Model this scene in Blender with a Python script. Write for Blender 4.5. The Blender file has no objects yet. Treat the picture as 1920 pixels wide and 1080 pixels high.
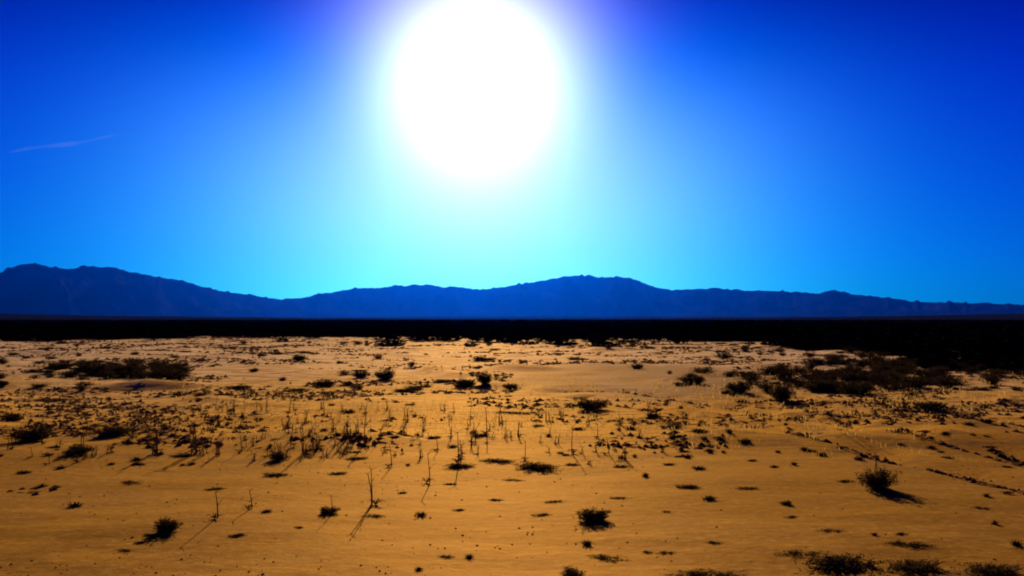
import bpy, math, random
import numpy as np
from mathutils import Vector
R = math.radians
scn = bpy.context.scene
C = scn.collection

# ------------------------------------------------------------------ camera
W, H = 1920.0, 1080.0
FPX = 1507.0
EYE = 1.6
HORIZON = 598.0
PITCH = math.atan((HORIZON - 540.0) / FPX)
cam_d = bpy.data.cameras.new('camera')
cam_d.sensor_width = 36.0
cam_d.lens = 36.0 * FPX / W
cam_d.clip_start = 0.05
cam_d.clip_end = 90000
cam = bpy.data.objects.new('camera', cam_d)
cam.location = (0, 0, EYE)
cam.rotation_euler = (math.pi / 2 + PITCH, 0, 0)
C.objects.link(cam)
scn.camera = cam

def ray(px, py):
    """unit direction through a pixel of the 1920x1080 photograph"""
    x = (px - W / 2) / FPX
    y = -(py - H / 2) / FPX
    c, s = math.cos(PITCH), math.sin(PITCH)
    v = Vector((x, c - y * s, s + y * c))
    return v.normalized()

# ------------------------------------------------------------------ sun and sky
EXPOSURE = 0.25
SKY_STRENGTH = 0.1
sd = ray(893, 150)
SUN_EL = math.asin(sd.z)
SUN_AZ = math.atan2(sd.x, sd.y)
sun_d = bpy.data.lights.new('sun', 'SUN')
sun_d.energy = 5.0
sun_d.angle = R(0.5)
sun_d.color = (1.0, 0.86, 0.64)
sun = bpy.data.objects.new('sun', sun_d)
sun.rotation_euler = sd.to_track_quat('Z', 'Y').to_euler()
sun.location = (0, 30, 40)
C.objects.link(sun)

world = bpy.data.worlds.new('World')
scn.world = world
world.use_nodes = True
nt = world.node_tree
nt.nodes.clear()
N = nt.nodes.new
L = nt.links.new

def mth(tree, op, a, b=None, clamp=False):
    n = tree.nodes.new('ShaderNodeMath')
    n.operation = op
    n.use_clamp = clamp
    for i, v in enumerate((a, b)):
        if v is None:
            continue
        if isinstance(v, (int, float)):
            n.inputs[i].default_value = v
        else:
            tree.links.new(v, n.inputs[i])
    return n.outputs[0]

sky = N('ShaderNodeTexSky')
sky.sky_type = 'NISHITA'
sky.sun_disc = False
sky.sun_elevation = SUN_EL
sky.sun_rotation = SUN_AZ
sky.altitude = 800
sky.air_density = 1.0
sky.dust_density = 0.6
sky.ozone_density = 3.0
bg = N('ShaderNodeBackground')
bg.inputs['Strength'].default_value = SKY_STRENGTH
out = N('ShaderNodeOutputWorld')
tc = N('ShaderNodeTexCoord')
dot = N('ShaderNodeVectorMath')
dot.operation = 'DOT_PRODUCT'
nrm = N('ShaderNodeVectorMath')
nrm.operation = 'NORMALIZE'
L(tc.outputs['Generated'], nrm.inputs[0])
L(nrm.outputs[0], dot.inputs[0])
dot.inputs[1].default_value = sd
ang = mth(nt, 'ARCCOSINE', mth(nt, 'MINIMUM', dot.outputs['Value'], 0.999999))
ang = mth(nt, 'MULTIPLY', ang, 180 / math.pi)          # degrees from the sun
# the atmosphere's own colour, deepened channel by channel as this very clear, high-contrast sky is
sep = N('ShaderNodeSeparateColor')
L(sky.outputs[0], sep.inputs[0])
SKY_G = [(1.7, 0.0), (1.8, 0.029), (0.9, 0.85)]       # power, gain
chan = []
for i, (p, g) in enumerate(SKY_G):
    v = mth(nt, 'POWER', mth(nt, 'MAXIMUM', sep.outputs[i], 0.0), p)
    chan.append(mth(nt, 'MULTIPLY', v, g))
# the aureole round the sun: a tight white core and a wide cyan halo
def lobe(width, k):
    return mth(nt, 'EXPONENT', mth(nt, 'MULTIPLY', mth(nt, 'POWER', mth(nt, 'DIVIDE', ang, width), k), -1.0))
core = lobe(5.1, 1.7)
halo = lobe(18.0, 2.0)
halo_r = lobe(12.5, 2.0)
# sky deepens with height above the horizon
sepd = N('ShaderNodeSeparateXYZ')
L(nrm.outputs[0], sepd.inputs[0])
elev = mth(nt, 'MULTIPLY', mth(nt, 'ARCSINE', sepd.outputs[2]), 180 / math.pi)
def deepen(a, b, floor):
    n = N('ShaderNodeMapRange')
    n.interpolation_type = 'SMOOTHSTEP'
    L(elev, n.inputs['Value'])
    n.inputs['From Min'].default_value = a
    n.inputs['From Max'].default_value = b
    n.inputs['To Min'].default_value = 1.0
    n.inputs['To Max'].default_value = floor
    return n.outputs['Result']
f_g = deepen(2, 23.5, 0.0)
f_r = deepen(2, 19, 0.0)
f_b = deepen(12, 27, 0.3)
K = 1.0 / (SKY_STRENGTH * 2 ** EXPOSURE)
CORE = 3.0 * K
HALO = (1.15 * K, 1.08 * K, 0.6 * K)
outc = []
for i in range(3):
    a = mth(nt, 'MULTIPLY', core, CORE)
    b = mth(nt, 'MULTIPLY', halo if i else halo_r, HALO[i])
    b = mth(nt, 'MULTIPLY', mth(nt, 'ADD', chan[i], b), (f_r, f_g, f_b)[i])
    outc.append(mth(nt, 'ADD', a, b))
comb = N('ShaderNodeCombineColor')
for i in range(3):
    L(outc[i], comb.inputs[i])
L(comb.outputs[0], bg.inputs[0])
L(bg.outputs[0], out.inputs[0])

scn.render.engine = 'CYCLES'
scn.view_settings.view_transform = 'Standard'
scn.view_settings.look = 'None'
scn.view_settings.exposure = EXPOSURE
scn.view_settings.gamma = 1
scn.view_settings.use_curve_mapping = False
scn.cycles.volume_bounces = 1
scn.cycles.max_bounces = 6
scn.cycles.pixel_filter_type = 'GAUSSIAN'
scn.cycles.filter_width = 2.2

# ------------------------------------------------------------------ helpers
def tag(o, label=None, cat=None, group=None, kind=None):
    if label: o['label'] = label
    if cat: o['category'] = cat
    if group: o['group'] = group
    if kind: o['kind'] = kind
    return o

def make_mesh(name, verts, faces, mat, smooth=False):
    me = bpy.data.meshes.new(name)
    if isinstance(verts, np.ndarray):
        nv = len(verts)
        me.vertices.add(nv)
        me.vertices.foreach_set('co', verts.astype(np.float32).ravel())
        k = faces.shape[1]
        me.loops.add(faces.size)
        me.loops.foreach_set('vertex_index', faces.astype(np.int32).ravel())
        me.polygons.add(len(faces))
        me.polygons.foreach_set('loop_start', np.arange(0, faces.size, k, dtype=np.int32))
        me.polygons.foreach_set('loop_total', np.full(len(faces), k, dtype=np.int32))
        if smooth:
            me.polygons.foreach_set('use_smooth', np.ones(len(faces), dtype=bool))
        me.update(calc_edges=True)
    else:
        me.from_pydata(verts, [], faces)
        if smooth:
            for p in me.polygons: p.use_smooth = True
    me.materials.append(mat)
    return me

def link(name, data, parent=None):
    o = bpy.data.objects.new(name, data)
    C.objects.link(o)
    if parent: o.parent = parent
    return o

def lattice(ix, iy, seed):
    v = np.sin(ix * 127.1 + iy * 311.7 + seed * 74.7) * 43758.5453
    return v - np.floor(v)

def vnoise(x, y, seed=0):
    x = np.asarray(x, float); y = np.asarray(y, float)
    ix, iy = np.floor(x), np.floor(y)
    fx, fy = x - ix, y - iy
    fx = fx * fx * (3 - 2 * fx); fy = fy * fy * (3 - 2 * fy)
    a, b = lattice(ix, iy, seed), lattice(ix + 1, iy, seed)
    c, d = lattice(ix, iy + 1, seed), lattice(ix + 1, iy + 1, seed)
    return (a + (b - a) * fx) * (1 - fy) + (c + (d - c) * fx) * fy - 0.5

def fbm(x, y, scale, octaves=4, seed=0):
    t, amp = 0, 1.0
    for o in range(octaves):
        t = t + amp * vnoise(np.asarray(x) * 2 ** o / scale + 17.3 * o, np.asarray(y) * 2 ** o / scale - 9.1 * o, seed + o)
        amp *= 0.5
    return t

def flat(px, py):
    d = ray(px, py)
    t = -EYE / d.z
    return d.x * t, d.y * t

# two wheel ruts that swing away to the right, given by what they pass through
RUT = [flat(*p) for p in ((1090, 742), (1180, 757), (1290, 775), (1430, 796), (1560, 826), (1700, 858), (1920, 905), (2200, 985))]
RUT_P = np.array(RUT)

def rut_dist(x, y):
    x = np.asarray(x, float); y = np.asarray(y, float)
    best = np.full(x.shape, 1e9)
    for i in range(len(RUT_P) - 1):
        a, b = RUT_P[i], RUT_P[i + 1]
        ab = b - a
        t = np.clip(((x - a[0]) * ab[0] + (y - a[1]) * ab[1]) / (ab @ ab), 0, 1)
        dx, dy = x - a[0] - t * ab[0], y - a[1] - t * ab[1]
        side = np.sign(ab[0] * dy - ab[1] * dx)
        d = np.hypot(dx, dy)
        best = np.where(d < np.abs(best), d * side, best)
    return best

def height(x, y):
    x = np.asarray(x, float); y = np.asarray(y, float)
    r = np.hypot(x, y)
    fade = np.clip((95 - r) / 50, 0, 1)
    h = 0.16 * fbm(x, y, 9.0, 3, 3) * fade
    h = h + 0.045 * fbm(x * 0.7, y, 1.6, 3, 11) * np.clip((45 - r) / 30, 0, 1)
    # small hummocks where brush has caught the sand
    hum = np.clip(fbm(x, y, 2.2, 3, 31) - 0.18, 0, 1)
    h = h + 0.35 * hum * np.clip((y - 7) / 6, 0, 1) * np.clip((70 - r) / 30, 0, 1)
    h = h + 0.012 * fbm(x * 0.6, y, 0.35, 2, 23) * np.clip((16 - r) / 8, 0, 1)
    d = rut_dist(x, y)
    for c in (0.0, 1.5):
        h = h - 0.07 * np.exp(-((d - c) / 0.17) ** 2) + 0.045 * np.exp(-((d - c - 0.32) / 0.15) ** 2)
    # a broad swell that ends the pale sand before the scrub plain
    h = h + 0.10 * np.exp(-((y - 62) / 9) ** 2) * (0.6 + fbm(x, y, 30, 2, 5))
    # level under the camera
    return h * np.clip((r - 1.5) / 2.5, 0, 1)

def ground_at(px, py):
    d = ray(px, py)
    t = -EYE / d.z
    z = 0.0
    for _ in range(12):
        z = float(height(d.x * t, d.y * t))
        t = 0.5 * t + 0.5 * (z - EYE) / d.z
    return Vector((d.x * t, d.y * t, float(height(d.x * t, d.y * t))))

# ------------------------------------------------------------------ materials
def new_mat(name):
    m = bpy.data.materials.new(name)
    m.use_nodes = True
    t = m.node_tree
    return m, t, t.nodes['Principled BSDF']

def noise(t, coord, scale, detail=4, rough=0.55, stretch=None):
    n = t.nodes.new('ShaderNodeTexNoise')
    n.inputs['Scale'].default_value = scale
    n.inputs['Detail'].default_value = detail
    n.inputs['Roughness'].default_value = rough
    if stretch:
        mp = t.nodes.new('ShaderNodeMapping')
        mp.inputs['Scale'].default_value = stretch
        t.links.new(coord, mp.inputs[0])
        coord = mp.outputs[0]
    t.links.new(coord, n.inputs['Vector'])
    return n.outputs['Fac']

def ramp(t, fac, stops):
    r = t.nodes.new('ShaderNodeValToRGB')
    el = r.color_ramp.elements
    while len(el) < len(stops): el.new(0.5)
    for e, (p, c) in zip(el, stops):
        e.position = p
        e.color = (*c, 1) if len(c) == 3 else c
    t.links.new(fac, r.inputs[0])
    return r.outputs[0]

def mix(t, fac, a, b, mode='MIX'):
    n = t.nodes.new('ShaderNodeMix')
    n.data_type = 'RGBA'
    n.blend_type = mode
    for sock, v in ((n.inputs[0], fac), (n.inputs[6], a), (n.inputs[7], b)):
        if isinstance(v, (int, float)): sock.default_value = v
        elif isinstance(v, tuple): sock.default_value = (*v, 1)
        else: t.links.new(v, sock)
    return n.outputs[2]

def mrange(t, v, a, b):
    n = t.nodes.new('ShaderNodeMapRange')
    n.interpolation_type = 'SMOOTHSTEP'
    t.links.new(v, n.inputs['Value'])
    n.inputs['From Min'].default_value = a
    n.inputs['From Max'].default_value = b
    return n.outputs['Result']

def sand_material():
    m, t, b = new_mat('desert_sand')
    co = t.nodes.new('ShaderNodeTexCoord').outputs['Object']
    sp = t.nodes.new('ShaderNodeSeparateXYZ')
    t.links.new(co, sp.inputs[0])
    X, Y = sp.outputs[0], sp.outputs[1]
    big = noise(t, co, 0.16, 5, 0.6)
    mid = noise(t, co, 0.9, 5, 0.6, (0.6, 1, 1))
    fine = noise(t, co, 14, 4, 0.6)
    litter = noise(t, co, 3.0, 6, 0.7, (0.35, 1, 1))
    col = ramp(t, big, [(0.35, (0.46, 0.160, 0.006)), (0.5, (0.64, 0.26, 0.017)), (0.62, (0.60, 0.265, 0.03))])
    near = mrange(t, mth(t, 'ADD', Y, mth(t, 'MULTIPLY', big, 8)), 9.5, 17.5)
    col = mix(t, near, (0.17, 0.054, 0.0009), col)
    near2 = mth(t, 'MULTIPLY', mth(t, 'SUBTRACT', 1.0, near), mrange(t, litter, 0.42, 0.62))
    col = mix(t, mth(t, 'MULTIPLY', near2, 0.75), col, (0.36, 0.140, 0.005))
    # paler pinkish soil farther out
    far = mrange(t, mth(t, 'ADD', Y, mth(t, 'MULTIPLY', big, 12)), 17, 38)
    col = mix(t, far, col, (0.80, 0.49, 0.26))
    # grey silt pan
    dx = mth(t, 'DIVIDE', mth(t, 'SUBTRACT', X, 3.2), 3.4)
    dy = mth(t, 'DIVIDE', mth(t, 'SUBTRACT', Y, 22.5), 6.0)
    rr = mth(t, 'ADD', mth(t, 'MULTIPLY', dx, dx), mth(t, 'MULTIPLY', dy, dy))
    rr = mth(t, 'ADD', rr, mth(t, 'MULTIPLY', mid, 1.2))
    pan = mth(t, 'SUBTRACT', 1.0, mrange(t, rr, 1.1, 2.3))
    col = mix(t, mth(t, 'MULTIPLY', pan, 0.9), col, (0.155, 0.105, 0.09))
    # blotches of litter and darker crust
    blot = mrange(t, mid, 0.48, 0.60)
    col = mix(t, mth(t, 'MULTIPLY', blot, 0.5), col, (0.24, 0.09, 0.012))
    zone = mth(t, 'MULTIPLY', mrange(t, mth(t, 'ADD', Y, mth(t, 'MULTIPLY', mid, 5)), 9, 13), mrange(t, litter, 0.49, 0.57))
    col = mix(t, mth(t, 'MULTIPLY', zone, 0.75), col, (0.13, 0.055, 0.02))
    col = mix(t, mth(t, 'MULTIPLY', mrange(t, fine, 0.45, 0.75), 0.25), col, (0.72, 0.38, 0.10))
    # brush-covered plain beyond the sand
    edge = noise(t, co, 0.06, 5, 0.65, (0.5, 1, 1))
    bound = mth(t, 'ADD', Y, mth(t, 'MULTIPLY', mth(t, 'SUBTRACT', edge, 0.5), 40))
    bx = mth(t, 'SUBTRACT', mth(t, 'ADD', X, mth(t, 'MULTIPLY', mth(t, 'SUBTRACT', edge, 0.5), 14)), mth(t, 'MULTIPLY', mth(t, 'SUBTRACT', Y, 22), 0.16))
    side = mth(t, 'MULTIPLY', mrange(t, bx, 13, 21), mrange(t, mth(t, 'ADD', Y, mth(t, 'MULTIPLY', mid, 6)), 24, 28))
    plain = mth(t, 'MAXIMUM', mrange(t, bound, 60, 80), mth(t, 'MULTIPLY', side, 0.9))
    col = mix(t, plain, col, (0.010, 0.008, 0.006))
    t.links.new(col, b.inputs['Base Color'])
    b.inputs['Roughness'].default_value = 1.0
    b.inputs['Specular IOR Level'].default_value = 0.0
    b.inputs['IOR'].default_value = 1.0
    gl = t.nodes.new('ShaderNodeBsdfGlossy')
    gl.inputs['Roughness'].default_value = 0.72
    gl.inputs['Color'].default_value = (1.0, 0.55, 0.14, 1)
    mx = t.nodes.new('ShaderNodeMixShader')
    t.links.new(mth(t, 'MULTIPLY', mth(t, 'SUBTRACT', 1.0, plain), 0.11), mx.inputs[0])
    t.links.new(b.outputs[0], mx.inputs[1])
    t.links.new(gl.outputs[0], mx.inputs[2])
    t.links.new(mx.outputs[0], t.nodes['Material Output'].inputs[0])
    bump = t.nodes.new('ShaderNodeBump')
    bump.inputs['Strength'].default_value = 0.5
    bump.inputs['Distance'].default_value = 0.02
    hh = mth(t, 'ADD', mth(t, 'MULTIPLY', noise(t, co, 7, 6, 0.65, (0.5, 1, 1)), 1.0), mth(t, 'MULTIPLY', noise(t, co, 60, 3), 0.15))
    t.links.new(hh, bump.inputs['Height'])
    t.links.new(bump.outputs[0], b.inputs['Normal'])
    t.links.new(bump.outputs[0], gl.inputs['Normal'])
    return m

def plant_material(name, a, c, scale=9.0, transl=0.0):
    m, t, b = new_mat(name)
    co = t.nodes.new('ShaderNodeTexCoord').outputs['Object']
    f = noise(t, co, scale, 3)
    rnd = t.nodes.new('ShaderNodeObjectInfo').outputs['Random']
    f = mth(t, 'ADD', mth(t, 'MULTIPLY', f, 0.7), mth(t, 'MULTIPLY', rnd, 0.3))
    col = ramp(t, f, [(0.3, a), (0.7, c)])
    t.links.new(col, b.inputs['Base Color'])
    b.inputs['Roughness'].default_value = 0.8
    b.inputs['Specular IOR Level'].default_value = 0.0
    if transl:
        tr = t.nodes.new('ShaderNodeBsdfTranslucent')
        t.links.new(col, tr.inputs[0])
        mx = t.nodes.new('ShaderNodeMixShader')
        mx.inputs[0].default_value = transl
        t.links.new(b.outputs[0], mx.inputs[1])
        t.links.new(tr.outputs[0], mx.inputs[2])
        t.links.new(mx.outputs[0], t.nodes['Material Output'].inputs[0])
    return m

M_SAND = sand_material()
M_TWIG = plant_material('dark_twig', (0.025, 0.009, 0.006), (0.07, 0.026, 0.012))
M_LEAF = plant_material('dull_leaf', (0.022, 0.011, 0.007), (0.060, 0.034, 0.014), transl=0.35)
M_STALK = plant_material('dry_stalk', (0.10, 0.050, 0.014), (0.22, 0.12, 0.035))
M_STRAW = plant_material('straw', (0.42, 0.22, 0.03), (0.62, 0.38, 0.09), transl=0.6)
M_LITTER = plant_material('brown_litter', (0.035, 0.012, 0.006), (0.22, 0.09, 0.03), 1.5)
M_GRIT = plant_material('stone_grit', (0.16, 0.06, 0.012), (0.40, 0.17, 0.03), 2.5)
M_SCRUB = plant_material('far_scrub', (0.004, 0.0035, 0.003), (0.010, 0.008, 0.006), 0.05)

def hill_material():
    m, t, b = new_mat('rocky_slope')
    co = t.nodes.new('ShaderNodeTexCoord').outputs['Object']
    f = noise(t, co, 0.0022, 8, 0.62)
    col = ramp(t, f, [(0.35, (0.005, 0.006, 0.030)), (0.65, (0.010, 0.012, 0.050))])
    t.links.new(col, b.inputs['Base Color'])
    b.inputs['Roughness'].default_value = 0.95
    b.inputs['Specular IOR Level'].default_value = 0.0
    bump = t.nodes.new('ShaderNodeBump')
    bump.inputs['Strength'].default_value = 0.6
    bump.inputs['Distance'].default_value = 30
    t.links.new(noise(t, co, 0.008, 6, 0.6), bump.inputs['Height'])
    t.links.new(bump.outputs[0], b.inputs['Normal'])
    return m
M_HILL = hill_material()

# ------------------------------------------------------------------ ground
def grid_mesh(name, xs, ys, zf, mat):
    X, Y = np.meshgrid(xs, ys)
    Z = zf(X, Y)
    v = np.stack([X.ravel(), Y.ravel(), Z.ravel()], 1)
    nx, ny = len(xs), len(ys)
    i = np.arange(nx * ny).reshape(ny, nx)
    f = np.stack([i[:-1, :-1].ravel(), i[:-1, 1:].ravel(), i[1:, 1:].ravel(), i[1:, :-1].ravel()], 1)
    return make_mesh(name, v, f, mat, smooth=True)

u = np.linspace(-1, 1, 561)
xs = np.sinh(u * 9.2) / math.sinh(9.2) * 32000
xs = np.sign(u) * (np.abs(np.sinh(np.abs(u) * 8.6)) * 32000 / math.sinh(8.6))
q = np.linspace(0, 1, 640)
ys = np.concatenate([[-32000, -4000, -500, -100, -40, -20, -10, -4], 3 * (32000 / 3) ** (q ** 1.35)])
ys = np.concatenate([ys[:8], np.linspace(-1, 2.9, 8), ys[8:]])
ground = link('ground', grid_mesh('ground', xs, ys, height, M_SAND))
tag(ground, kind='structure')

# ------------------------------------------------------------------ hills
PROFILE = [(-1500, 560), (-1000, 530), (-600, 545), (-300, 520), (-120, 516), (0, 510), (40, 497), (62, 494), (95, 503), (130, 505), (160, 500), (210, 501),
           (240, 510), (290, 518), (340, 526), (380, 540), (420, 547), (480, 556), (520, 561), (560, 560), (600, 552), (660, 543),
           (740, 537), (800, 535), (860, 540), (930, 542), (975, 535), (1020, 525), (1060, 520), (1090, 518), (1120, 521), (1160, 519),
           (1190, 525), (1240, 542), (1260, 545), (1300, 543), (1340, 540), (1370, 544), (1440, 547), (1530, 551), (1560, 544),
           (1600, 551), (1650, 557), (1700, 565), (1760, 569), (1850, 570), (1920, 573), (2050, 568), (2200, 560), (2500, 575), (3000, 560), (3500, 570)]
PX = np.array([p[0] for p in PROFILE], float)
PY = np.array([p[1] for p in PROFILE], float)

def range_mesh(name, x0, x1, dist, depth, seed, scale=1.0, prof=None, mat=None):
    """a ridge of hills: crest at `dist`, flanks running `depth` to the front and rear"""
    n = int((x1 - x0) / 3)
    pxs = np.linspace(x0, x1, n)
    rows = np.linspace(-1, 1, 61)
    crest_y = np.interp(pxs, PX, PY) + 3.0 * fbm(pxs, pxs * 0, 26, 5, seed) - 9 * np.clip(fbm(pxs, pxs * 0, 13, 2, seed + 9) - .22, 0, 1) + 1.4 * fbm(pxs, pxs * 0, 6, 2, seed + 5)
    if prof is not None:
        crest_y = prof(pxs) + 0.8 * fbm(pxs, pxs * 0, 60, 4, seed)
    el = np.maximum(HORIZON + 1 - crest_y, 1.5) * scale / FPX
    taper = np.clip((pxs - x0) / 260, 0, 1) * np.clip((x1 - pxs) / 260, 0, 1)
    el = el * taper ** 0.8
    xa = (pxs - 960) / FPX                                # tan of the bearing
    V = []
    for r in rows:
        wob = fbm(pxs * 1.0, pxs * 0 + r * 4, 90, 4, seed + 7)
        y = dist + r * depth + 400 * wob * (1 - abs(r)) * 0
        w = (1 - abs(r)) ** 1.15
        gully = fbm(pxs + 40 * r, pxs * 0 + r * 110.0, 44, 4, seed + 3)
        f = w * (1 + 0.75 * gully * (1 - w) * 2)
        z = el * dist * np.clip(f, 0, 1.0 if r else 1.0)
        V.append(np.stack([xa * y, np.full_like(pxs, y) + 0 * wob, z - 3 * (abs(r) > 0.98)], 1))
    V = np.concatenate(V)
    nr = len(rows)
    i = np.arange(nr * n).reshape(nr, n)
    F = np.stack([i[:-1, :-1].ravel(), i[:-1, 1:].ravel(), i[1:, 1:].ravel(), i[1:, :-1].ravel()], 1)
    return make_mesh(name, V, F, mat or M_HILL, smooth=True)

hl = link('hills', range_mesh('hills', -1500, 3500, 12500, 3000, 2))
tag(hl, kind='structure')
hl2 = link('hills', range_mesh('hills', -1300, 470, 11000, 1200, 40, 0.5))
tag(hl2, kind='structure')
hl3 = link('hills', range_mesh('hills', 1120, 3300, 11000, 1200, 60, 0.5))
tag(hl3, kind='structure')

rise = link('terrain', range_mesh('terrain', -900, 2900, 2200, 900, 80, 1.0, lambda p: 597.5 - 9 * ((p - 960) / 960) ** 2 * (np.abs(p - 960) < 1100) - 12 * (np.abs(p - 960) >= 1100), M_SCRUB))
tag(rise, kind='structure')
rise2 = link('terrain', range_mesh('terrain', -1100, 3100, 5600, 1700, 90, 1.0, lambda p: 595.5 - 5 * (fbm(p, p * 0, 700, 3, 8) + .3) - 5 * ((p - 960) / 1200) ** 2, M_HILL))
tag(rise2, kind='structure')

# ------------------------------------------------------------------ plant shapes
class MB:
    def __init__(s): s.v = []; s.f = []
    def blade(s, pts, w0, w1, rnd):
        """three sided tapering stem through pts"""
        base = len(s.v)
        n = len(pts)
        a0 = rnd.random() * 6.28
        for i, p in enumerate(pts):
            w = w0 + (w1 - w0) * i / (n - 1)
            for k in range(3):
                a = a0 + k * 2.094
                s.v.append((p[0] + w * math.cos(a), p[1] + w * math.sin(a), p[2] + 0.3 * w * math.sin(a + 1)))
        for i in range(n - 1):
            for k in range(3):
                k2 = (k + 1) % 3
                s.f.append((base + i * 3 + k, base + i * 3 + k2, base + i * 3 + 3 + k2, base + i * 3 + 3 + k))
        s.f.append((base + n * 3 - 3, base + n * 3 - 2, base + n * 3 - 1))
    def leaf(s, c, size, rnd):
        d1 = Vector((rnd.gauss(0, 1), rnd.gauss(0, 1), rnd.gauss(0, 1))).normalized()
        d2 = d1.cross(Vector((rnd.gauss(0, 1), rnd.gauss(0, 1), rnd.gauss(0, 1)))).normalized()
        c = Vector(c)
        b = len(s.v)
        s.v += [tuple(c - d1 * size), tuple(c + d2 * size * .35), tuple(c + d1 * size), tuple(c - d2 * size * .35)]
        s.f.append((b, b + 1, b + 2, b + 3))
    def mesh(s, name, mat): return make_mesh(name, s.v, s.f, mat)

def shrub_meshes(seed, w, h, twigs=34, leaves=260, lean=0.0):
    """w: radius, h: height"""
    rnd = random.Random(seed)
    br, fo = MB(), MB()
    lobes = [(rnd.uniform(0, 6.28), rnd.uniform(.5, 1)) for _ in range(4)]
    tips = []
    for i in range(twigs):
        a = rnd.uniform(0, 6.28)
        amp = 0.55 + 0.45 * max(l[1] * max(0, math.cos(a - l[0])) for l in lobes)
        out = w * amp * rnd.uniform(.35, 1.05)
        top = h * rnd.uniform(.45, 1.0) * (1.15 - .55 * out / w)
        pts = []
        sx, sy = rnd.gauss(0, .08) * w, rnd.gauss(0, .08) * w
        kx, ky = rnd.gauss(0, .07) * w, rnd.gauss(0, .07) * w
        for k in range(4):
            q = k / 3
            pts.append((sx + out * math.cos(a) * q ** .8 + kx * math.sin(q * 5) + lean * q * w, sy + out * math.sin(a) * q ** .8 + ky * math.sin(q * 6), -0.02 + top * q ** 1.15))
        br.blade(pts, 0.010 * w + .0035, .0022, rnd)
        tips.append(pts)
        for _ in range(3):
            q = rnd.uniform(.35, .95)
            k = min(2, int(q * 3)); u_ = q * 3 - k
            p = Vector(pts[k]).lerp(Vector(pts[k + 1]), u_)
            e = p + Vector((rnd.gauss(0, .16) * w, rnd.gauss(0, .16) * w, rnd.uniform(.02, .25) * h))
            br.blade([tuple(p), tuple(p.lerp(e, .5) + Vector((0, 0, .01))), tuple(e)], .0045, .0016, rnd)
            tips.append([tuple(p), tuple(p.lerp(e, .3)), tuple(p.lerp(e, .6)), tuple(e)])
    for _ in range(leaves):
        pts = rnd.choice(tips)
        q = rnd.uniform(.25, 1.0)
        k = min(2, int(q * 3)); u_ = q * 3 - k
        p = Vector(pts[k]).lerp(Vector(pts[k + 1]), u_) + Vector((rnd.gauss(0, .05) * w, rnd.gauss(0, .05) * w, rnd.gauss(0, .04) * h))
        p.z = max(p.z, .005)
        fo.leaf(p, rnd.uniform(.02, .05) * (w + h) * .6 + .003, rnd)
    return br.mesh('branches', M_TWIG), fo.mesh('foliage', M_LEAF)

def tuft_mesh(seed, w, h, n=70, mat=None):
    rnd = random.Random(seed)
    b = MB()
    for _ in range(n):
        a = rnd.uniform(0, 6.28)
        out = w * rnd.uniform(.2, 1)
        top = h * rnd.uniform(.4, 1.0) * (1.2 - .7 * out / w)
        sx, sy = rnd.gauss(0, .25) * w, rnd.gauss(0, .25) * w
        pts = [(sx + out * math.cos(a) * q, sy + out * math.sin(a) * q, -0.01 + top * math.sin(q * 2.0) / math.sin(1.57)) for q in (0, .35, .7, 1)]
        b.blade(pts, .006, .0016, rnd)
    return b.mesh('tuft', mat or M_TWIG)

def stalk_mesh(seed, h, n=3):
    """unit: a few dry upright stems with short side twigs"""
    rnd = random.Random(seed)
    b = MB()
    for _ in range(n):
        dx, dy = rnd.gauss(0, .10) * h, rnd.gauss(0, .10) * h
        sx, sy = rnd.gauss(0, .03), rnd.gauss(0, .03)
        hh = h * rnd.uniform(.55, 1)
        pts = [(sx + dx * q * q, sy + dy * q * q, -0.01 + hh * q) for q in (0, .33, .66, 1)]
        b.blade(pts, .0085, .004, rnd)
        for _k in range(5):
            q = rnd.uniform(.3, .98)
            p = Vector((sx + dx * q * q, sy + dy * q * q, hh * q))
            e = p + Vector((rnd.gauss(0, .05), rnd.gauss(0, .05), rnd.uniform(.01, .06)))
            b.blade([tuple(p), tuple(e)], .004, .002, rnd)
    for _ in range(14):
        a = rnd.uniform(0, 6.28); o_ = rnd.uniform(.03, .12)
        b.blade([(0, 0, 0), (o_ * math.cos(a) * .6, o_ * math.sin(a) * .6, .05), (o_ * math.cos(a), o_ * math.sin(a), .03)], .005, .002, rnd)
    return b.mesh('stalk', M_STALK)

# unit prototypes (radius 1, height 1 then scaled) keep their data in memory, objects are made once they are placed
SHRUBS = [shrub_meshes(100 + i, .5, .5, 60, 1600) for i in range(5)]
DENSE = [shrub_meshes(150 + i, .5, .5, 90, 3600) for i in range(4)]
MATS = [shrub_meshes(200 + i, .5, .16, 80, 1600) for i in range(4)]
TUFTS = [tuft_mesh(300 + i, .12, .10, 70) for i in range(5)]
STALKS = [stalk_mesh(400 + i, .4, n) for i, n in enumerate((1, 2, 3, 1, 2, 4))]
RND = random.Random(7)

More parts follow.
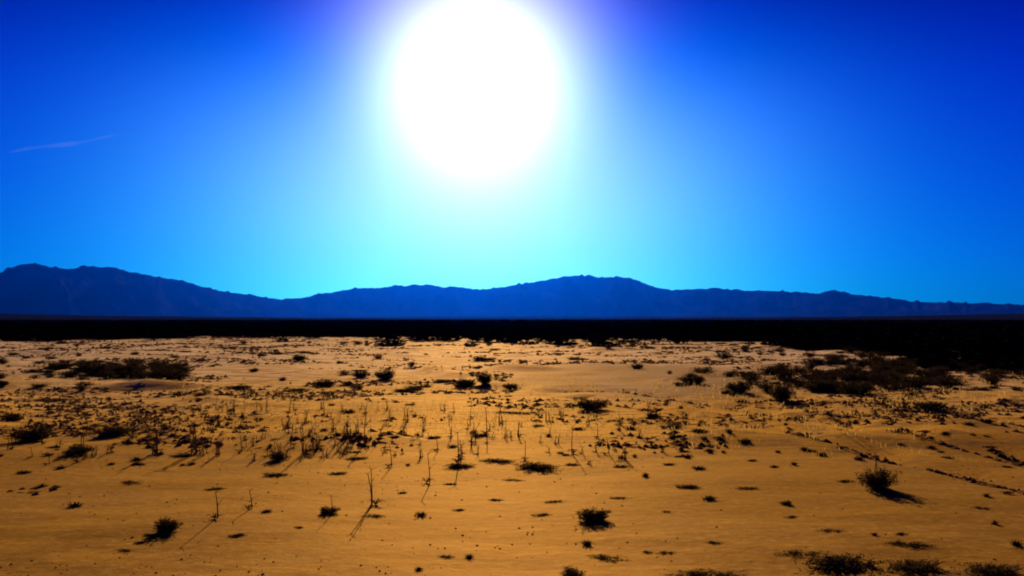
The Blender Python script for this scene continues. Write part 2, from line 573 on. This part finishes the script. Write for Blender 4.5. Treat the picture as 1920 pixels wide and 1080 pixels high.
PLACED = []
def flatm_(o): return o.name.startswith('low_brush')
def shrub(px, py, wpx, hpx, label=None, group=None, flatm=False, cat='shrub', name=None):
    """bush whose base is centred on pixel (px,py), wpx wide and hpx high in the photograph"""
    p = ground_at(px, py)
    mpp = p.y / FPX
    protos = MATS if flatm else (SHRUBS if group else DENSE)
    br, fo = protos[RND.randrange(len(protos))]
    w = wpx * mpp
    h = max(hpx * mpp, 0.04)
    o = link(name or ('low_brush' if flatm else 'desert_shrub'), None)
    o.location = p + Vector((0, 0, -0.01))
    if flatm:
        o.rotation_euler = (0, 0, RND.choice((0, math.pi)) + RND.uniform(-.3, .3))
        big = 1.3 if py > 1000 and wpx > 75 else 1.05
        o.scale = (w * big, w * .5 * big, max(.03, h * .6) / .16)
    else:
        o.rotation_euler = (0, 0, RND.uniform(0, 6.28))
        o.scale = (w * 1.08, w * .8, h * .8 / .5)
    link('branches', br, o)
    link('foliage', fo, o)
    tag(o, label, cat, group)
    if group: PLACED.append((o, px, py, 'brush' if flatm_(o) else o['category']))
    return o

def tuft(px, py, wpx, hpx, label, group=None, cat='grass tuft'):
    p = ground_at(px, py)
    mpp = p.y / FPX
    o = link('dry_tuft', TUFTS[RND.randrange(5)])
    w = wpx * mpp / .24
    o.location = p
    o.rotation_euler = (0, 0, RND.choice((0, math.pi)) + RND.uniform(-.35, .35))
    o.scale = (w, w * .5, max(.15, hpx * mpp / .10))
    tag(o, label, cat, group)
    if group: PLACED.append((o, px, py, 'brush' if flatm_(o) else o['category']))
    return o

def stalk(px, py, hpx, label, group=None, k=None):
    p = ground_at(px, py)
    mpp = p.y / FPX
    o = link('dry_stalk', STALKS[RND.randrange(6) if k is None else k])
    s = hpx * mpp / .4
    o.location = p
    o.rotation_euler = (0, 0, RND.uniform(0, 6.28))
    wd = max(s, 0.8) if s > .4 else .6
    o.scale = (wd, wd, s)
    tag(o, label, 'dry weed', group)
    if group: PLACED.append((o, px, py, 'stalk'))
    return o

# ------------------------------------------------------------------ plants told apart in the photograph
shrub(312, 994, 66, 34, 'small black bush low in the left foreground with a straggling tail of twigs below it')
tail = [(282, 1003, 34, 12), (262, 1018, 30, 9), (235, 1033, 36, 6)]
for i, (a, b_, c, d_) in enumerate(tail):
    shrub(a, b_, c, d_, ['flat dark twigs touching the foot of the black bush in the left foreground',
                         'flat dark twigs in the middle of the trail below the black left foreground bush',
                         'lowest thin twigs ending the trail below the black left foreground bush'][i], flatm=True, cat='brush')
shrub(1113, 975, 78, 34, 'round dark bush standing alone on open sand in the lower centre')
shrub(1646, 915, 84, 52, 'dark bush with tall upright twigs in the right foreground, casting a long shadow')
shrub(1585, 903, 50, 10, 'flat dark twigs just left of the upright right foreground bush', flatm=True, cat='brush')
shrub(1290, 914, 66, 15, 'flat dark low bush on bare sand right of centre', flatm=True, cat='brush')
shrub(616, 962, 42, 22, 'small dark bush with one upright stalk on the sand left of centre')
shrub(1072, 1082, 60, 28, 'dark bush cut by the bottom edge of the picture near the centre')
shrub(1330, 1082, 150, 24, 'wide dark brush mat cut by the bottom edge right of centre', flatm=True, cat='brush')
shrub(1560, 996, 64, 12, 'narrow dark brush streak on bare sand above the bottom right mats', flatm=True, cat='brush')
shrub(1700, 1021, 84, 16, 'narrow dark brush streak right above the paired bottom right mats', flatm=True, cat='brush')
shrub(1575, 1062, 165, 44, 'widest dark brush mat at the bottom right, leftmost of the three there', flatm=True, cat='brush')
shrub(1715, 1066, 120, 36, 'dark brush mat at the bottom right, middle one of the three there', flatm=True, cat='brush')
shrub(1862, 1074, 110, 40, 'dark brush mat in the bottom right corner of the picture', flatm=True, cat='brush')
shrub(1505, 1038, 90, 9, 'thin dark brush streak just above the widest bottom right mat', flatm=True, cat='brush')
shrub(1110, 768, 78, 32, 'solid black mound shaped bush just below the grey silt patch')
shrub(1745, 765, 74, 19, 'low black bush alone on ochre sand at the far right')
shrub(608, 724, 66, 19, 'dark bush left of centre, left of the pair of touching bushes')
shrub(722, 711, 56, 28, 'darker right half of the pair of touching bushes left of centre')
shrub(676, 708, 44, 20, 'smaller left half of the pair of touching bushes left of centre')
shrub(872, 726, 62, 26, 'dark bush in the centre below the sun, left and lower of two')
shrub(908, 719, 44, 32, 'taller dark bush in the centre below the sun, right of two')
shrub(958, 729, 40, 17, 'small brown bush right of the two dark centre bushes')
shrub(440, 729, 52, 14, 'low oval dark bush alone on pale sand in the left half', flatm=True)
shrub(1195, 691, 36, 14, 'small dark bush on the far side of the grey silt patch')
shrub(112, 694, 64, 26, 'dark bush at the left end of the long black thicket on the left')
shrub(175, 701, 90, 36, 'tall dark bush second from the left in the long left thicket')
shrub(238, 704, 84, 40, 'tallest black bush in the middle of the long left thicket')
shrub(312, 712, 92, 28, 'low wide black bush at the right end of the long left thicket')
shrub(62, 826, 96, 42, 'large dark bush at the left edge in the middle distance')
shrub(22, 790, 60, 26, 'dark bush cut by the left edge above the large left bush')
shrub(212, 818, 84, 34, 'reddish dark bush right of the large left edge bush')
shrub(148, 850, 60, 26, 'small dark bush below and between the two left edge bushes')
shrub(95, 752, 90, 14, 'flat dark brush strip above the left edge bushes', flatm=True, cat='brush')
shrub(45, 887, 44, 14, 'lowest dark brush patch on the sand near the left edge', flatm=True, cat='brush')
shrub(345, 856, 64, 16, 'low dark brush at the foot of the thick stalks on the left', flatm=True, cat='brush')
shrub(521, 862, 46, 26, 'dark twiggy bush left of centre, upper of two close together')
shrub(517, 892, 62, 17, 'flat dark bush left of centre, lower of two close together', flatm=True)
shrub(632, 889, 46, 13, 'flat dark brush on sand between the stalks left of centre', flatm=True, cat='brush')
shrub(668, 861, 56, 13, 'thin dark brush on sand above the stalks left of centre', flatm=True, cat='brush')
shrub(862, 876, 74, 20, 'dark brush under a tall stalk at the left end of the centre row', flatm=True, cat='brush')
shrub(935, 866, 80, 16, 'thin dark brush in the middle of the centre row', flatm=True, cat='brush')
shrub(1010, 879, 96, 30, 'darkest wide brush at the right end of the centre row', flatm=True, cat='brush')
shrub(1072, 872, 34, 12, 'small flat brush just right of the centre row', flatm=True, cat='brush')
shrub(1163, 876, 34, 14, 'small dark brush well right of the centre row', flatm=True, cat='brush')
shrub(405, 917, 54, 9, 'thin dark brush streak on plain sand in the left half', flatm=True, cat='brush')
shrub(445, 1004, 46, 10, 'short dark brush streak right of the black left foreground bush', flatm=True, cat='brush')
shrub(900, 818, 44, 16, 'small dark brush under an upright stalk in the centre', flatm=True, cat='brush')
shrub(1260, 803, 64, 20, 'brown twiggy brush right of centre beside the wheel rut', flatm=True, cat='brush')
shrub(1452, 804, 56, 14, 'reddish brown brush on pale sand below the right thicket', flatm=True, cat='brush')
shrub(1300, 720, 56, 26, 'dark bush at the left end of the broad right thicket')
shrub(1385, 735, 70, 28, 'dark brown bush between the left end and the darkest part of the right thicket')
shrub(1466, 752, 62, 52, 'tallest black bush at the lower front of the right thicket')
shrub(1452, 706, 56, 34, 'black bush right behind the tallest one of the right thicket')
shrub(1535, 733, 96, 30, 'wide black bush right of the tallest one in the right thicket')
shrub(1608, 736, 74, 32, 'black bush at the right front of the right thicket beside yellowish sand')
shrub(1600, 708, 70, 36, 'black bush behind the right front bush of the right thicket')
shrub(560, 676, 36, 18, 'reddish brown bush far out on the pale sand left of centre')
shrub(1475, 945, 28, 12, 'tiny dark tuft on open sand left of the upright right foreground bush')
shrub(1483, 970, 40, 8, 'tiny flat twigs on open sand under the tiny right tuft', flatm=True, cat='brush')
shrub(1400, 916, 56, 9, 'broken dark brush streak between the flat low bush and the upright one', flatm=True, cat='brush')
shrub(960, 775, 110, 8, 'long thin dark brush strip across the centre sand', flatm=True, cat='brush')

# stalks told apart
stalk(402, 972, 56, 'tall thin lone stalk on sand right of the black left foreground bush', k=0)
stalk(465, 953, 38, 'short thin lone stalk in the left half beside the taller lone one', k=0)
stalk(705, 946, 74, 'tall wavering stalk cluster on sand left of the centre', k=1)
stalk(616, 962, 34, 'short stalk rising from the small dark bush left of centre', k=3)
stalk(857, 868, 66, 'stalk rising from the left end of the centre row of brush', k=0)
stalk(985, 862, 36, 'short stalk rising from the right end of the centre row of brush', k=3)
stalk(1075, 850, 58, 'tall lone stalk on pale sand just right of centre', k=0)
stalk(1134, 852, 32, 'short lone stalk on pale sand right of the tall centre one', k=3)
stalk(686, 832, 66, 'tall straight stalk in the stalk field left of centre', k=0)
stalk(910, 815, 58, 'tall straight stalk in the centre rising from small brush', k=0)
stalk(365, 852, 66, 'thickest dark stalk of the left stalk field', k=5)
stalk(292, 850, 60, 'dark stalk cluster left of the thickest one in the left stalk field', k=5)
stalk(574, 850, 58, 'tall stalk between the twiggy bush and the straight stalk left of centre', k=1)
stalk(1640, 905, 60, 'thin stalks rising from the upright right foreground bush', k=4)
stalk(800, 905, 62, 'faint thin stalk on open sand just left of centre', k=0)
stalk(728, 875, 40, 'thin stalk in the gap left of the centre row of brush', k=3)

# ------------------------------------------------------------------ small scattered plants, counted but alike
GA = 'dry stalks standing in the middle stalk field'
for _ in range(250):
    px = RND.gauss(560, 240) if RND.random() < .6 else RND.uniform(0, 1250)
    if not 5 < px < 1250: continue
    py = RND.uniform(765, 862) + abs(px - 600) * .02
    stalk(px, py, RND.choice((RND.uniform(9, 22), RND.uniform(9, 22), RND.uniform(18, 40))), 'thin dry stalk in the field of stalks across the middle distance', GA)
GB = 'small dark tufts dotted over the foreground sand'
for px, py, w in ((845, 909, 30), (965, 901, 36), (930, 938, 34), (1040, 941, 40), (1160, 934, 28), (1015, 966, 42), (835, 1044, 34),
                  (785, 1068, 30), (1100, 1021, 40), (1215, 1036, 28), (1250, 1037, 40), (1140, 1047, 60), (755, 925, 34), (860, 957, 30), (790, 967, 40),
                  (500, 960, 34), (245, 905, 50), (140, 950, 40), (1840, 953, 36), (1865, 983, 26), (1905, 1022, 34), (1850, 930, 30), (1690, 1002, 26), (1640, 1003, 26),
                  (1330, 936, 34), (1340, 1018, 26), (1210, 893, 30), (700, 968, 40), (880, 1045, 26), (1250, 960, 20), (560, 990, 20), (1890, 925, 34)):
    if RND.random() < .5: shrub(px, py, w * RND.uniform(1.0, 1.6), RND.uniform(6, 11), 'small flat dark brush dotted on the open foreground sand', GB, flatm=True, cat='brush')
    else: tuft(px, py, w * RND.uniform(.6, 1.2), RND.uniform(4, 12), 'small flat dark tuft dotted on the open foreground sand', GB)
GC = 'dark tufts scattered over the middle distance'
for _ in range(120):
    px, py = RND.uniform(-10, 1930), RND.uniform(755, 880)
    if RND.random() < .35: px = RND.uniform(1150, 1930)
    tuft(px, py, RND.uniform(12, 40), RND.uniform(4, 10), 'small dark tuft scattered among stalks and brush in the middle distance', GC)
GD = 'small bushes dotted over the far pale sand'
for _ in range(26):
    shrub(RND.uniform(90, 350), RND.uniform(690, 711), RND.uniform(30, 60), RND.uniform(12, 26), 'dark bush filling out the thicket by the left edge', 'bushes in the dark thickets by the left edge')
n = 0
while n < 150:
    px, py = RND.uniform(-20, 1940), 643 + 100 * RND.random() ** 1.5
    if 1000 < px < 1250 and py > 680: continue
    s = (py - HORIZON) / 100
    shrub(px, py, RND.uniform(18, 48) * (0.45 + s * .5), RND.uniform(7, 15) * (.5 + s * .6), 'small dark bush dotted over the far pale sand before the black scrub', GD, flatm=RND.random() < .5)
    n += 1
GE = 'bushes packed in the broad dark thicket on the right'
n = 0
while n < 135:
    px = RND.uniform(1270, 1960)
    py = RND.uniform(652, 722)
    if n % 3 == 0: px, py = RND.gauss(1530, 110), RND.uniform(680, 742)
    if (px - 1250) / 700 + RND.gauss(0, .22) < .35: continue
    shrub(px, py, RND.uniform(26, 70) * ((py - 600) / 110 + .15), RND.uniform(14, 26) * ((py - 600) / 110 + .2), 'dark bush packed in the broad thicket reaching the right edge', GE)
    n += 1
GF = 'bushes in the dark thickets by the left edge'
for _ in range(26):
    px, py = RND.uniform(-20, 330) , RND.uniform(655, 716)
    if px > 120: py = RND.uniform(680, 708)
    shrub(px, py, RND.uniform(24, 60) * ((py - 600) / 110 + .15), RND.uniform(8, 22) * ((py - 600) / 110 + .2), 'dark bush filling out the thicket by the left edge', GF)

# every one of them is told apart by the nearest plant that is easy to find
MARKS = [(312, 994, 'the left foreground bush with trailing twigs'), (1113, 975, 'the round lone foreground bush'),
         (1646, 915, 'the foreground bush with long shadow'), (1290, 914, 'the flat low bush right of centre'),
         (616, 962, 'the foreground bush with one stalk'), (1330, 1075, 'the mat cut by the bottom edge'),
         (1575, 1062, 'the widest bottom right mat'), (1862, 1074, 'the bottom right corner mat'), (1110, 768, 'the mound shaped bush'),
         (1745, 765, 'the lone black far right bush'), (608, 724, 'the bush beside the touching pair'), (700, 708, 'the touching pair of bushes'),
         (890, 722, 'the two dark centre bushes'), (440, 729, 'the oval bush on pale sand'), (1195, 691, 'the bush behind the silt patch'),
         (200, 705, 'the long left thicket'), (62, 826, 'the large left edge bush'), (212, 818, 'the reddish left bush'),
         (365, 852, 'the thickest left stalk'), (520, 875, 'the two close bushes left of centre'), (686, 832, 'the straight stalk left of centre'),
         (930, 868, 'the centre row of brush'), (1075, 850, 'the lone stalk right of centre'), (910, 815, 'the central stalk in brush'),
         (1260, 803, 'the brown brush beside the rut'), (1452, 804, 'the reddish brown brush'), (1466, 752, 'the tallest right thicket bush'),
         (1608, 736, 'the right front thicket bush'), (1300, 720, 'the left end of the right thicket'), (560, 676, 'the reddish brown far bush'),
         (705, 946, 'the wavering stalk cluster'), (292, 850, 'the dark left stalk cluster'), (1905, 690, 'the right picture edge'), (5, 690, 'the left picture edge'),
         (1535, 733, 'the wide black thicket bush'), (1452, 706, 'the upright black thicket bush'), (1385, 735, 'the dark brown thicket bush'),
         (112, 694, 'the left end of the left thicket'), (312, 712, 'the right end of the left thicket')]
RANK = ['nearest', 'second', 'third', 'fourth', 'fifth', 'sixth', 'seventh', 'eighth', 'ninth', 'tenth', 'eleventh', 'twelfth', 'thirteenth', 'fourteenth', 'fifteenth', 'sixteenth', 'seventeenth', 'eighteenth', 'nineteenth', 'twentieth']
ADJ = {'shrub': 'small dark bush', 'brush': 'flat dark brush', 'grass tuft': 'small dark tuft', 'stalk': 'thin dry stalk'}
cells = {}
for o, px, py, kind in PLACED:
    mk = min(MARKS, key=lambda m: math.hypot(m[0] - px, 2.5 * (m[1] - py)))
    dx, dy = px - mk[0], py - mk[1]
    rel = ('left of' if dx < 0 else 'right of') if abs(dx) > 1.5 * abs(dy) else ('behind' if dy < 0 else 'in front of')
    cells.setdefault((kind, rel, mk[2]), []).append((math.hypot(dx, dy), o))
for (kind, rel, what), lst in cells.items():
    lst.sort(key=lambda e: e[0])
    for i, (_, o) in enumerate(lst[:20]):
        if len(lst) == 1: o['label'] = '%s %s %s' % (ADJ[kind], rel, what)
        else: o['label'] = '%s, %s %s %s' % (ADJ[kind], RANK[i] + ('' if i == 0 else ' nearest'), rel, what)

# ------------------------------------------------------------------ pale dry grass, too much to count
def grass():
    rnd = np.random.RandomState(5)
    n = 70000
    y = 7.5 + 26 * rnd.rand(n) ** 1.4
    x = (rnd.rand(n) - .5) * 1.5 * y
    dens = fbm(x, y, 1.3, 3, 77) - .1 + .25 * np.clip(1 - np.abs(y - 13) / 6, -1, 1) - .9 * np.clip((11.5 - y) / 4, 0, 1) + .25 * (rnd.rand(n) - .5)
    keep = dens > -0.08
    x, y = x[keep], y[keep]
    z = height(x, y)
    m = len(x)
    hgt = (.015 + .07 * rnd.rand(m) ** 2) * np.clip(y / 13, .6, 1.2)
    a = rnd.rand(m) * 6.28
    w = .0012 + .0016 * rnd.rand(m)
    ln = hgt * (.1 + .4 * rnd.rand(m))
    b = rnd.rand(m) * 6.28
    p0 = np.stack([x + w * np.cos(a), y + w * np.sin(a), z - .01], 1)
    p1 = np.stack([x - w * np.cos(a), y - w * np.sin(a), z - .01], 1)
    p2 = np.stack([x + ln * .35 * np.cos(b) - w * .5 * np.cos(a), y + ln * .35 * np.sin(b) - w * .5 * np.sin(a), z + hgt * .7], 1)
    p3 = np.stack([x + ln * np.cos(b), y + ln * np.sin(b), z + hgt], 1)
    v = np.stack([p0, p1, p2, p3], 1).reshape(-1, 3)
    i = np.arange(m) * 4
    f = np.concatenate([np.stack([i, i + 1, i + 2], 1), np.stack([i, i + 2, i + 3], 1)])
    return make_mesh('dry_grass', v, f, M_STRAW)
g = link('dry_grass', grass())
tag(g, 'sparse pale dry grass spread over the middle distance sand', 'dry grass', kind='stuff')

def litter():
    rnd = np.random.RandomState(15)
    n = 80000
    y = 7.5 + 60 * rnd.rand(n) ** 1.5
    x = (rnd.rand(n) - .5) * 1.5 * y
    clump = 1.1 * fbm(x * .6, y, 1.3, 3, 51) + .45 * fbm(x, y, 7, 2, 61)
    keep = (clump > .24 - .09 * np.clip(x / 3, 0, 1) + .25 * np.clip((12 - y) / 2.5, 0, 2) + .55 * (rnd.rand(n) - .5) ) & ~((np.abs(x - 3.2) < 3.2) & (np.abs(y - 22.5) < 6))
    # the ruts hold litter too
    d = rut_dist(x, y)
    keep |= (np.minimum(np.abs(d + .05), np.abs(d - 1.45)) < .20 + .12 * fbm(x, y, 1.0, 2, 91)) & (rnd.rand(n) < .75)
    x, y = x[keep], y[keep]
    z = height(x, y)
    m = len(x)
    ln = (.02 + .07 * rnd.rand(m) ** 2) * (1 + y / 30)
    a = rnd.randn(m) * .5 + math.pi * rnd.randint(0, 2, m)
    hh = (.006 + .03 * rnd.rand(m) ** 2) * (1 + y / 30)
    wd = .3 * ln
    ca, sa = np.cos(a), np.sin(a)
    def pt(u_, v_, w_): return np.stack([x + u_ * ca - v_ * sa, y + u_ * sa + v_ * ca, z + w_], 1)
    v = np.stack([pt(-ln, -wd * .3, -.005), pt(ln * .8, -wd, -.005), pt(ln, wd * .5, -.005), pt(-ln * .6, wd, -.005), pt(ln * .2 * rnd.randn(m), wd * 0, hh)], 1).reshape(-1, 3)
    i = np.arange(m) * 5
    f = np.concatenate([np.stack([i, i + 1, i + 4], 1), np.stack([i + 1, i + 2, i + 4], 1), np.stack([i + 2, i + 3, i + 4], 1), np.stack([i + 3, i, i + 4], 1)])
    return make_mesh('twig_litter', v, f, M_LITTER)
g2 = link('twig_litter', litter())
tag(g2, 'scattered dark stones and broken twig litter lying across the middle distance sand', 'litter', kind='stuff')

def grit():
    rnd = np.random.RandomState(25)
    n = 24000
    y = 3.2 + 13 * rnd.rand(n) ** 1.4
    x = (rnd.rand(n) - .5) * 1.5 * y
    keep = fbm(x * .4, y, .9, 3, 151) + .3 * rnd.randn(n) > .35
    x, y = x[keep], y[keep]
    z = height(x, y)
    m = len(x)
    r = .002 + .010 * rnd.rand(m) ** 4
    a = rnd.rand(m) * 6.28
    P = []
    for k in range(5):
        t_ = a + k * 1.2566
        q = r * (.7 + .5 * rnd.rand(m))
        P.append(np.stack([x + q * np.cos(t_) * 1.5, y + q * np.sin(t_), z - .003], 1))
    P.append(np.stack([x + r * .3 * rnd.randn(m), y, z + r * .8], 1))
    v = np.stack(P, 1).reshape(-1, 3)
    i = np.arange(m) * 6
    f = np.concatenate([np.stack([i + k, i + (k + 1) % 5, i + 5], 1) for k in range(5)])
    return make_mesh('gravel', v, f, M_GRIT)
g3 = link('gravel', grit())
tag(g3, 'small stones and grit strewn over the foreground sand', 'gravel', kind='stuff')

# ------------------------------------------------------------------ the black scrub plain, too dense to count
def scrub():
    rnd = np.random.RandomState(9)
    # one unit clump of leaf sized faces, reused with its own turn and size
    cl = []
    for k in range(6):
        m = 90
        d = rnd.randn(m, 3); d /= np.linalg.norm(d, axis=1)[:, None]
        rr = rnd.rand(m) ** .4
        c = d * rr[:, None] * np.array([.5, .5, .5])
        c[:, 2] = np.abs(c[:, 2]) * 1.9 + .02
        d1 = rnd.randn(m, 3); d1 /= np.linalg.norm(d1, axis=1)[:, None]
        d2 = np.cross(d1, rnd.randn(m, 3)); d2 /= np.linalg.norm(d2, axis=1)[:, None]
        s = .11 + .08 * rnd.rand(m)
        q4 = np.stack([c - d1 * s[:, None], c + d2 * s[:, None] * .6, c + d1 * s[:, None], c - d2 * s[:, None] * .6], 1)
        cl.append(q4.reshape(-1, 3))
    P = []
    # nearer on the right, farther at the left
    n = 13000
    y = 44 * (900 / 44) ** (rnd.rand(n) ** 1.25)
    x = (rnd.rand(n) - .5) * 1.7 * y
    x2 = 13 + 40 * rnd.rand(9000); y2 = 19 + 46 * rnd.rand(9000)
    x, y = np.concatenate([x, x2]), np.concatenate([y, y2])
    jit = rnd.randn(len(x))
    edge = 74 + 14 * fbm(x, y, 18, 3, 12) - 9 * np.abs(jit)
    right = (x > 13.2 + .16 * np.clip(y - 22, 0, 60) + 5 * fbm(x, y, 7, 3, 13) + 4.5 * np.abs(jit)) & (y > 21 + 2.5 * fbm(x, y, 5, 2, 14))
    keep = (y > edge) | right
    x, y = x[keep], y[keep]
    z = height(x, y)
    for j in range(len(x)):
        w = .9 + 1.5 * rnd.rand()
        if y[j] > 250: w *= 2.2
        h = min(1.45, .45 + .9 * rnd.rand()) * (.75 if y[j] < 90 else 1)
        if y[j] < 60: w *= .30 + .012 * y[j]; h *= .25 + .012 * y[j]
        a = rnd.rand() * 6.28
        c = cl[rnd.randint(6)]
        ca, sa = math.cos(a), math.sin(a)
        P.append(np.stack([x[j] + w * (c[:, 0] * ca - c[:, 1] * sa), y[j] + w * (c[:, 0] * sa + c[:, 1] * ca), z[j] - .02 + h * c[:, 2]], 1))
    v = np.concatenate(P)
    f = np.arange(len(v)).reshape(-1, 4)
    return make_mesh('scrub', v, f, M_SCRUB)
s = link('scrub', scrub())
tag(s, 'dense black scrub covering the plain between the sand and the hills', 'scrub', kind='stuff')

# ------------------------------------------------------------------ thin vapour trail at the left
def box_mesh(name, x0, x1, y0, y1, z0, z1, mat):
    v = [(x0, y0, z0), (x1, y0, z0), (x1, y1, z0), (x0, y1, z0), (x0, y0, z1), (x1, y0, z1), (x1, y1, z1), (x0, y1, z1)]
    f = [(0, 3, 2, 1), (4, 5, 6, 7), (0, 1, 5, 4), (1, 2, 6, 5), (2, 3, 7, 6), (3, 0, 4, 7)]
    return make_mesh(name, v, f, mat)

def volume_mat(name, color, density, aniso):
    m = bpy.data.materials.new(name)
    m.use_nodes = True
    t = m.node_tree
    t.nodes.clear()
    o = t.nodes.new('ShaderNodeOutputMaterial')
    v = t.nodes.new('ShaderNodeVolumePrincipled')
    v.inputs['Color'].default_value = (*color, 1)
    v.inputs['Density'].default_value = density
    v.inputs['Anisotropy'].default_value = aniso
    t.links.new(v.outputs[0], o.inputs['Volume'])
    return m

def trail():
    a = ray(10, 287) * 30000
    b = ray(242, 251) * 30000
    ax = (b - a); ln = ax.length; ax.normalize()
    up = Vector((0, 0, 1)); sd_ = ax.cross(up).normalized(); up = sd_.cross(ax)
    v, f = [], []
    n, k = 40, 12
    for i in range(n + 1):
        q = i / n
        r = 75 * math.sin(math.pi * q) ** .6 * (1.0 + .3 * math.sin(q * 17)) * (1.1 - .5 * q) + 2
        c = a + ax * ln * q + up * 30 * math.sin(q * 9)
        for j in range(k):
            t_ = j * 6.283 / k
            v.append(tuple(c + sd_ * math.cos(t_) * r * 2 + up * math.sin(t_) * r))
    for i in range(n):
        for j in range(k):
            j2 = (j + 1) % k
            f.append((i * k + j, i * k + j2, (i + 1) * k + j2, (i + 1) * k + j))
    f.append(tuple(range(k))[::-1]); f.append(tuple(n * k + j for j in range(k)))
    return make_mesh('cloud', v, f, volume_mat('ice_vapour', (0.9, 0.95, 1.0), 0.0001, 0.3))
tm = trail()
import bmesh
bmm = bmesh.new(); bmm.from_mesh(tm); bmesh.ops.recalc_face_normals(bmm, faces=bmm.faces[:]); bmm.to_mesh(tm); bmm.free()
c_ = link('cloud', tm)
tag(c_, 'faint thin streak of cloud low in the blue sky at the left', 'cloud')

# ------------------------------------------------------------------ haze
HAZE = 0.155 / 12500
hz = link('haze', box_mesh('haze', -26000, 26000, -3000, 17500, -2.0, 1500, volume_mat('air', (0.0, 0.12, 1.0), HAZE, 0.80)))
tag(hz, kind='stuff')
hz['label'] = 'blue haze in front of the distant hills'
hz['category'] = 'haze'
